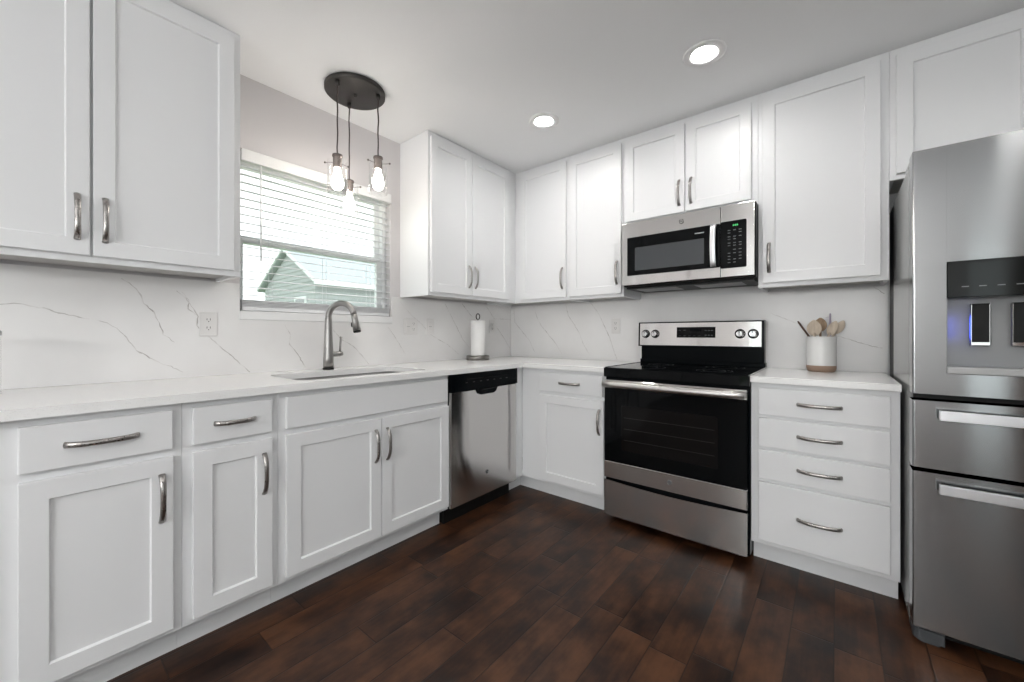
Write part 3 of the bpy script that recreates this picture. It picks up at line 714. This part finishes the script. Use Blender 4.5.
# ------------------------------------------------------------------ pendant light
pc = Vector((.332, -1.728, H))
pe = thing('pendant_light', 'round dark bronze ceiling pendant with three clear glass shades over the sink', 'light', pc)
g = G(); g.lathe([(.0, -.0005), (.150, -.0005), (.154, -.004), (.154, -.022), (.150, -.026), (0, -.026)], seg=64, cap0=False, cap1=False)
cn = g.build('canopy', 'bronze', pe)
g = G(); g.lathe([(.009, -.026), (.010, -.034), (.006, -.04), (.0, -.041)], seg=16, cap0=False, cap1=False); g.build('center_screw', 'bronze', cn)
drops = [((.375, -1.850), 2.035), ((.231, -1.708), 1.982), ((.4235, -1.6475), 2.080)]
for k, ((x, y), zt_) in enumerate(drops):
    x -= pc.x; y -= pc.y; zt_ -= H
    g = G(); g.lathe([(.011, -.026), (.010, -.05), (.004, -.056)], (x, y, 0), 14); g.build('cord_grip', 'bronze', cn)
    g = G(); wob = [(x+.0015*math.sin(i*1.3+k), y+.0015*math.cos(i*1.7), -.04+(zt_+.04)*i/10) for i in range(11)]; wob[-1] = (x, y, zt_); g.sweep(wob, .0036, seg=8); g.build('cord', 'cord', pe)
    g = G(); g.lathe([(.006, .006), (.012, .002), (.0245, -.002), (.0255, -.012), (.0215, -.014), (.0215, -.064), (.019, -.068)], (x, y, zt_), 24); so = g.build('socket', 'socket', pe)
    for j in range(3):
        an = (R(219), R(36), R(36))[k]+j*2*PI/3
        dx, dy = math.cos(an), math.sin(an); zz = zt_-.040
        g = G(); g.sweep([(x+dx*.018, y+dy*.018, zz), (x+dx*.062, y+dy*.062, zz)], .0016, seg=6); g.ball((x+dx*.064, y+dy*.064, zz), .0052); g.build('thumbscrew', 'socket', so)
    g = G(); zg0, zg1 = zt_-.028, zt_-.200
    g.lathe([(.046, zg0), (.048, zg0-.006), (.048, zg1), (.0455, zg1), (.0455, zg0-.008), (.0435, zg0-.002)], (x, y, 0), 36, cap0=False, cap1=False); g.build('glass_shade', 'glass', pe)
    zb_ = zt_-.066
    g = G(); g.lathe([(.013, zb_), (.014, zb_-.018), (.021, zb_-.042), (.0285, zb_-.066), (.030, zb_-.082), (.026, zb_-.100), (.016, zb_-.112), (.0, zb_-.116)], (x, y, 0), 24, cap1=False); g.build('bulb', 'bulb', pe)

# ------------------------------------------------------------------ recessed downlights, two of them added, and globe lamps added behind the camera
def downlight(x, y, label):
    t = thing('downlight', label, 'light', (x, y, H), 0, 'recessed ceiling downlights')
    g = G(); g.lathe([(.0765, -.0005), (.094, -.0005), (.094, -.0035), (.088, -.0075), (.064, -.0075), (.054, -.004), (.0515, .004), (.052, .03), (.0765, .03), (.0765, -.0005)], seg=40, cap0=False, cap1=False); g.build('trim_ring', 'trim', t)
    g = G(); g.lathe([(.0, .002), (.0512, .002), (.0512, .008), (0, .008)], seg=32, cap0=False, cap1=False); g.build('lens', 'led', t)
downlight(*LIGHTS[0], 'recessed ceiling downlight in front of the microwave')
downlight(*LIGHTS[1], 'recessed ceiling downlight near the corner wall cabinets')
downlight(*LIGHTS[2], 'added unseen ceiling downlight almost straight above the camera')  # this one and the next are unseen, added for light from above
downlight(*LIGHTS[3], 'added unseen ceiling downlight out in front of the refrigerator')
for x, y in ADDED_GLOBES:  # unseen globes added to brighten the ceiling and cabinets
    t = thing('added_globe_lamp', 'added white glass globe lamp on a rod, unseen behind the camera, brightening the kitchen', 'light', (x, y, H), 0, 'added globe lamps behind the camera')
    g = G(); g.lathe([(0, -.0005), (.06, -.0005), (.06, -.02), (.02, -.03), (.008, -.035), (.008, -.70), (.03, -.705), (.045, -.74)], seg=24, cap0=False); g.build('rod', 'bronze', t)
    g = G(); g.ball((0, 0, -.85), .14, 28); g.build('added_globe', 'lamp', t)

# ------------------------------------------------------------------ window blind
bl = thing('window_blind', 'white horizontal slat blind with valance in the window over the sink', 'blind', (-.02, -1.728, 2.063))
def bb(g, ya, yb, za, zb_, xa, xb, bev=0): g.box((xa+.02, ya+1.728, za-2.063), (xb+.02, yb+1.728, zb_-2.063), bev, 1); return g
g = G(); bb(g, y0+.002, y1-.002, 2.003, 2.0625, .002, .016, .002); bb(g, y1-.016, y1-.002, 2.003, 2.0625, -.05, .002, .002); vl = g.build('valance', 'trim', bl)
g = G(); bb(g, y0+.006, y1-.02, 2.015, 2.06, -.048, -.004, .002); g.build('headrail', 'vinyl', bl)
g = G(); zz = 1.985; tl = R(9)
while zz > 1.305:
    hx, hz = .0245*math.cos(tl), .0245*math.sin(tl); tn = .0013
    g.prism([(-.002-hx*0+hx*2*(i/4-.5)-.022+.0, zz+hz*2*(.5-i/4)+.0022*math.sin(PI*i/4)) for i in range(5)] +
            [(-.002+hx*2*(i/4-.5)-.022, zz+hz*2*(.5-i/4)+.0022*math.sin(PI*i/4)-2*tn) for i in range(4, -1, -1)], 1, y0+.008, y1-.008)
    zz -= .0415
for v in g.bm.verts: v.co = (v.co.x+.02, v.co.y+1.728, v.co.z-2.063)
g.build('slats', 'slat', bl)
g = G(); bb(g, y0+.008, y1-.008, 1.238, 1.258, -.048, 0.0, .003)
for k in range(5): bb(g, y0+.008, y1-.008, 1.2595+k*.0075, 1.2640+k*.0075, -.0485+.0007*(k % 2), -.001-.0006*(k % 2), .001)
g.build('bottom_rail', 'slat', bl)
for yy in (-2.02, -1.728, -1.44):
    g = G()
    for xx in (-.047, .0006): g.sweep([(xx+.02, yy+1.728, 2.01-2.063), (xx+.02, yy+1.728, 1.255-2.063)], .0011, seg=6)
    g.build('ladder_cord', 'slat', bl)
g = G(); g.sweep([(.006+.02, -2.075+1.728, 2.0-2.063), (.007+.02, -2.075+1.728, 1.50-2.063)], .0045, seg=8); g.build('tilt_wand', 'vinyl', bl)
g = G(); g.sweep([(.006+.02, -1.345+1.728, 2.0-2.063), (.006+.02, -1.345+1.728, 1.32-2.063)], .0014, seg=6); g.sweep([(.026, -1.345+1.728, 1.32-2.063), (.026, -1.345+1.728, 1.285-2.063)], [.004, .007], seg=8); g.build('pull_cord', 'vinyl', bl)

# ------------------------------------------------------------------ wall plates
def plate(label, loc, rz, kinds, cat='outlet', wall_mat='plastic'):
    w = .072 if len(kinds) == 1 else .116
    t = thing('wall_outlet' if kinds[0] == 'o' else 'light_switch', label, cat, loc, rz, 'white wall plates')
    g = G(); g.box((-w/2, -.0055, -.0575), (w/2, 0, .0575), .003, 2); g.build('cover_plate', 'plastic', t)
    for i, k in enumerate(kinds):
        cx = 0 if len(kinds) == 1 else (-.023, .023)[i]
        if k == 'o':
            for s in (-1, 1):
                g = G(); g.prism(rrect(cx-.0165, s*.0195-.0135, cx+.0165, s*.0195+.0135, .009, 4), 1, -.0075, -.005); f = g.build('receptacle', 'plastic', t)
                g = G()
                for dx in (-.0065, .0065): g.box((cx+dx-.0012, -.0078, s*.0195-.001), (cx+dx+.0012, -.0074, s*.0195+.0085))
                g.lathe([(.0024, -.0078), (.0024, -.0074)], (cx, 0, s*.0195-.0065), 10, axis=1); g.build('slots', 'plastic_grey', f)
        else:
            g = G(); g.box((cx-.0165, -.0085, -.0335), (cx+.0165, -.005, .0335), .002, 1); g.build('rocker', 'plastic', t)
            g = G(); g.box((cx-.0135, -.0093, -.001), (cx+.0135, -.0083, .0012)); g.build('rocker_line', 'mid_grey', t)
    return t
plate('white duplex outlet on the marble, left of the window and faucet', (.0123, -2.3035, 1.164), RL, 'o')
plate('wide two-gang white plate with switch and outlet, right of the window', (.0123, -1.133, 1.171), RL, 'so', 'switch')
plate('single white rocker switch on the marble between two-gang plate and paper towel', (.0123, -.962, 1.173), RL, 's', 'switch')
plate('faint white outlet in the corner, right of the paper towel roll', (.0123, -.275, 1.184), RL, 'o')
plate('white duplex outlet on the range wall, left of the range', (1.049, -.0123, 1.180), 0, 'o')

# ------------------------------------------------------------------ counter items
ph = thing('paper_towel_holder', 'satin metal upright paper towel holder in the counter corner', 'paper towel holder', (.148, -.588, .914), R(-135))
g = G(); g.lathe([(.088, 0), (.091, .002), (.091, .032), (.088, .035), (0, .035)], seg=40, cap1=False); g.build('base', 'pewter', ph)
g = G(); g.lathe([(.006, .034), (.006, .322)], seg=12); g.build('post', 'nickel', ph)
g = G(); g.sweep([(.014*math.cos(R(-90+360*i/20)), 0, .342+.023*math.sin(R(-90+360*i/20))) for i in range(21)], .0042, seg=8, cap=False); g.build('loop', 'bronze', ph)
g = G(); g.sweep([(-.004, -.080, .034), (-.004, -.080, .075), (-.004, -.074, .13)], .0048, seg=8); g.build('tension_arm', 'nickel', ph)
g = G(); n = 40
g.lathe([(.019, .0), (.056, 0), (.057, .003), (.057, .272), (.056, .275), (.019, .275), (.019, 0)], seg=n, cap0=False, cap1=False)
o = tag(g.build('paper_towel_roll', 'paper'), 'white paper towel roll on the metal holder in the corner', 'paper towel'); o.location = (.148, -.588, .9495)

cr = thing('utensil_crock', 'white ceramic crock with bare clay base holding wooden utensils', 'crock', (2.287, -.121, .914))
g = G(); g.lathe([(.0, .0015), (.054, .0), (.061, .006), (.0655, .018), (.0655, .034)], seg=48, cap0=False, cap1=False); g.build('clay_base', 'clay', cr)
g = G(); g.lathe([(.0655, .034), (.0655, .186), (.064, .190), (.060, .190), (.0585, .186), (.0585, .012), (0, .010)], seg=48, cap0=False, cap1=False); g.build('crock_wall', 'ceramic', cr)
def spoon(label, base, top, bl_, bw, mat='wood_pale', flat=.006, up=None, cup=True, group='wooden spoons in the crock', name='wooden_spoon', hr=.0055):
    """utensil with handle from base to just under top, oval blade at the top end (bl_ long, bw half width)"""
    b_, t_ = Vector(base), Vector(top); ax = (t_-b_).normalized(); L = (t_-b_).length
    view = Vector((2.35, -2.86, 1.1))-t_; side = ax.cross(up if up else view).normalized(); nrm = side.cross(ax).normalized()
    th = thing(name, label, 'utensil', b_, 0, group)
    g = G(); g.sweep([Vector((0, 0, 0)), ax*(L-bl_)*.5, ax*(L-bl_+.012)], [hr, hr*.9, hr], side=side, seg=10); g.build('handle', mat, th)
    rs = []; n = 14
    for i in range(n+1):
        s = i/n; w = bw*math.sin(PI*min(1, (.08+.92*s)))**.62 if i < n else bw*.08
        w = max(w, .004); c = ax*(L-bl_+bl_*s)
        dish = .30*w if cup else 0
        ring = []
        for k in range(16):
            a = 2*PI*k/16; px, pz = math.cos(a)*w, math.sin(a)*flat*.5
            ring.append(c+side*px-nrm*(dish*(1-(px/w)**2))+nrm*pz)
        rs.append(ring)
    g = G(); g.rings(rs); g.build('blade', mat, th)
    return th
cx, cy, cz = 2.287, -.121, .914
P = lambda dx, dy, dz: (cx+dx, cy+dy, cz+dz)
spoon('round wooden spoon at the front of the crock, facing out', P(-.022, -.030, .02), P(-.030, -.050, .279), .084, .033)
spoon('darker spotted wooden spoon behind the round spoon in the crock', P(-.005, .040, .02), P(-.004, .030, .293), .074, .029, mat='wood_tan')
spoon('wooden spoon leaning right at the front right of the crock', P(-.042, -.012, .02), P(.064, -.022, .272), .078, .022)
spoon('wooden spatula leaning furthest right in the crock', P(-.048, .020, .02), P(.096, .022, .274), .076, .021, cup=False)
spoon('white flat spatula standing upright at the back of the crock', P(.020, .040, .02), P(.024, .050, .297), .085, .024, mat='silicone', cup=False, group='other utensils in the crock', name='spatula')
def stick(label, a, b, r, mat, name):
    a, b = Vector(a), Vector(b); o = G().sweep([Vector((0, 0, 0)), (b-a)*.5, (b-a)*.97, b-a], [r*.8, r, r*1.05, r*.5], seg=10).build(name, mat)
    o.location = a; return tag(o, label, 'utensil', 'other utensils in the crock')
stick('thin dark wooden stick leaning left out of the crock', P(.045, .008, .02), P(-.104, .005, .276), .0048, 'wood_dark', 'wooden_stick')
stick('thin lilac stirrer standing upright in the crock', P(.036, .013, .02), P(.038, .014, .316), .0042, 'lilac', 'stirrer')

jr = thing('glass_jar', 'clear glass jar with metal lid at the left end of the counter', 'jar', (.20, -2.962, .914))
g = G(); g.lathe([(.0, .004), (.048, .003), (.052, .008), (.052, .185), (.047, .197), (.044, .197), (.049, .183), (.049, .010), (0, .008)], seg=36, cap0=False, cap1=False); g.build('jar_body', 'glass', jr)
g = G(); g.lathe([(.0515, .0), (.0535, .003), (.0535, .009), (.0515, .012)], seg=36); g.build('jar_foot', 'chrome', jr)
g = G(); g.lathe([(.050, .197), (.0535, .199), (.0535, .211), (.050, .215), (0, .215)], seg=36, cap1=False); g.build('lid', 'nickel', jr)

# ------------------------------------------------------------------ outside: neighbouring house and lawn
g = G(); g.box((-60, -40, -.75), (-T-.3, 60, -.7)); struct('ground', g, 'grass_ground')
hs = thing('neighbor_house', 'pale green gabled house across the yard, seen through the blind', 'house', (-9.9, 1.762, -.7))
g = G(); xe, xw, ze, za = 1.72, -1.72, 3.22, 4.16
g.prism([(xw, 0), (xe, 0), (xe, ze), (0, za), (xw, ze)], 1, 0.17, 9.0)
z = .12
while z < za-.1:                                    # lap siding courses
    if z < ze-.1: g.box((xe, .17, z), (xe+.018, 9.0, z+.012))
    hw = xe if z < ze else xe*(za-z)/(za-ze)
    g.box((-hw, 0.15, z), (hw, .17, z+.012)); z += .115
g.build('wall', 'siding', hs)
g = G()
for q in (-1, 1): g.prism([(0, 4.30), (0, 4.20), (q*1.93, 3.15), (q*1.93, 3.24)], 1, .03, 9.3)
g.build('roof', 'roof', hs)
g = G()
for q in (-1, 1): g.prism([(0, 4.31), (0, 4.23), (q*1.95, 3.17), (q*1.95, 3.25)], 1, 0, .03)
g.box((1.93, .03, 3.10), (1.97, 9.3, 3.24)); g.build('fascia', 'house_trim', hs)
g = G(); g.box((.55, .12, 1.45), (1.25, .17, 2.85)); wf = g.build('window', 'house_trim', hs)
g = G(); g.box((.62, .115, 1.52), (1.18, .122, 2.78)); g.build('pane', 'mid_grey', wf)
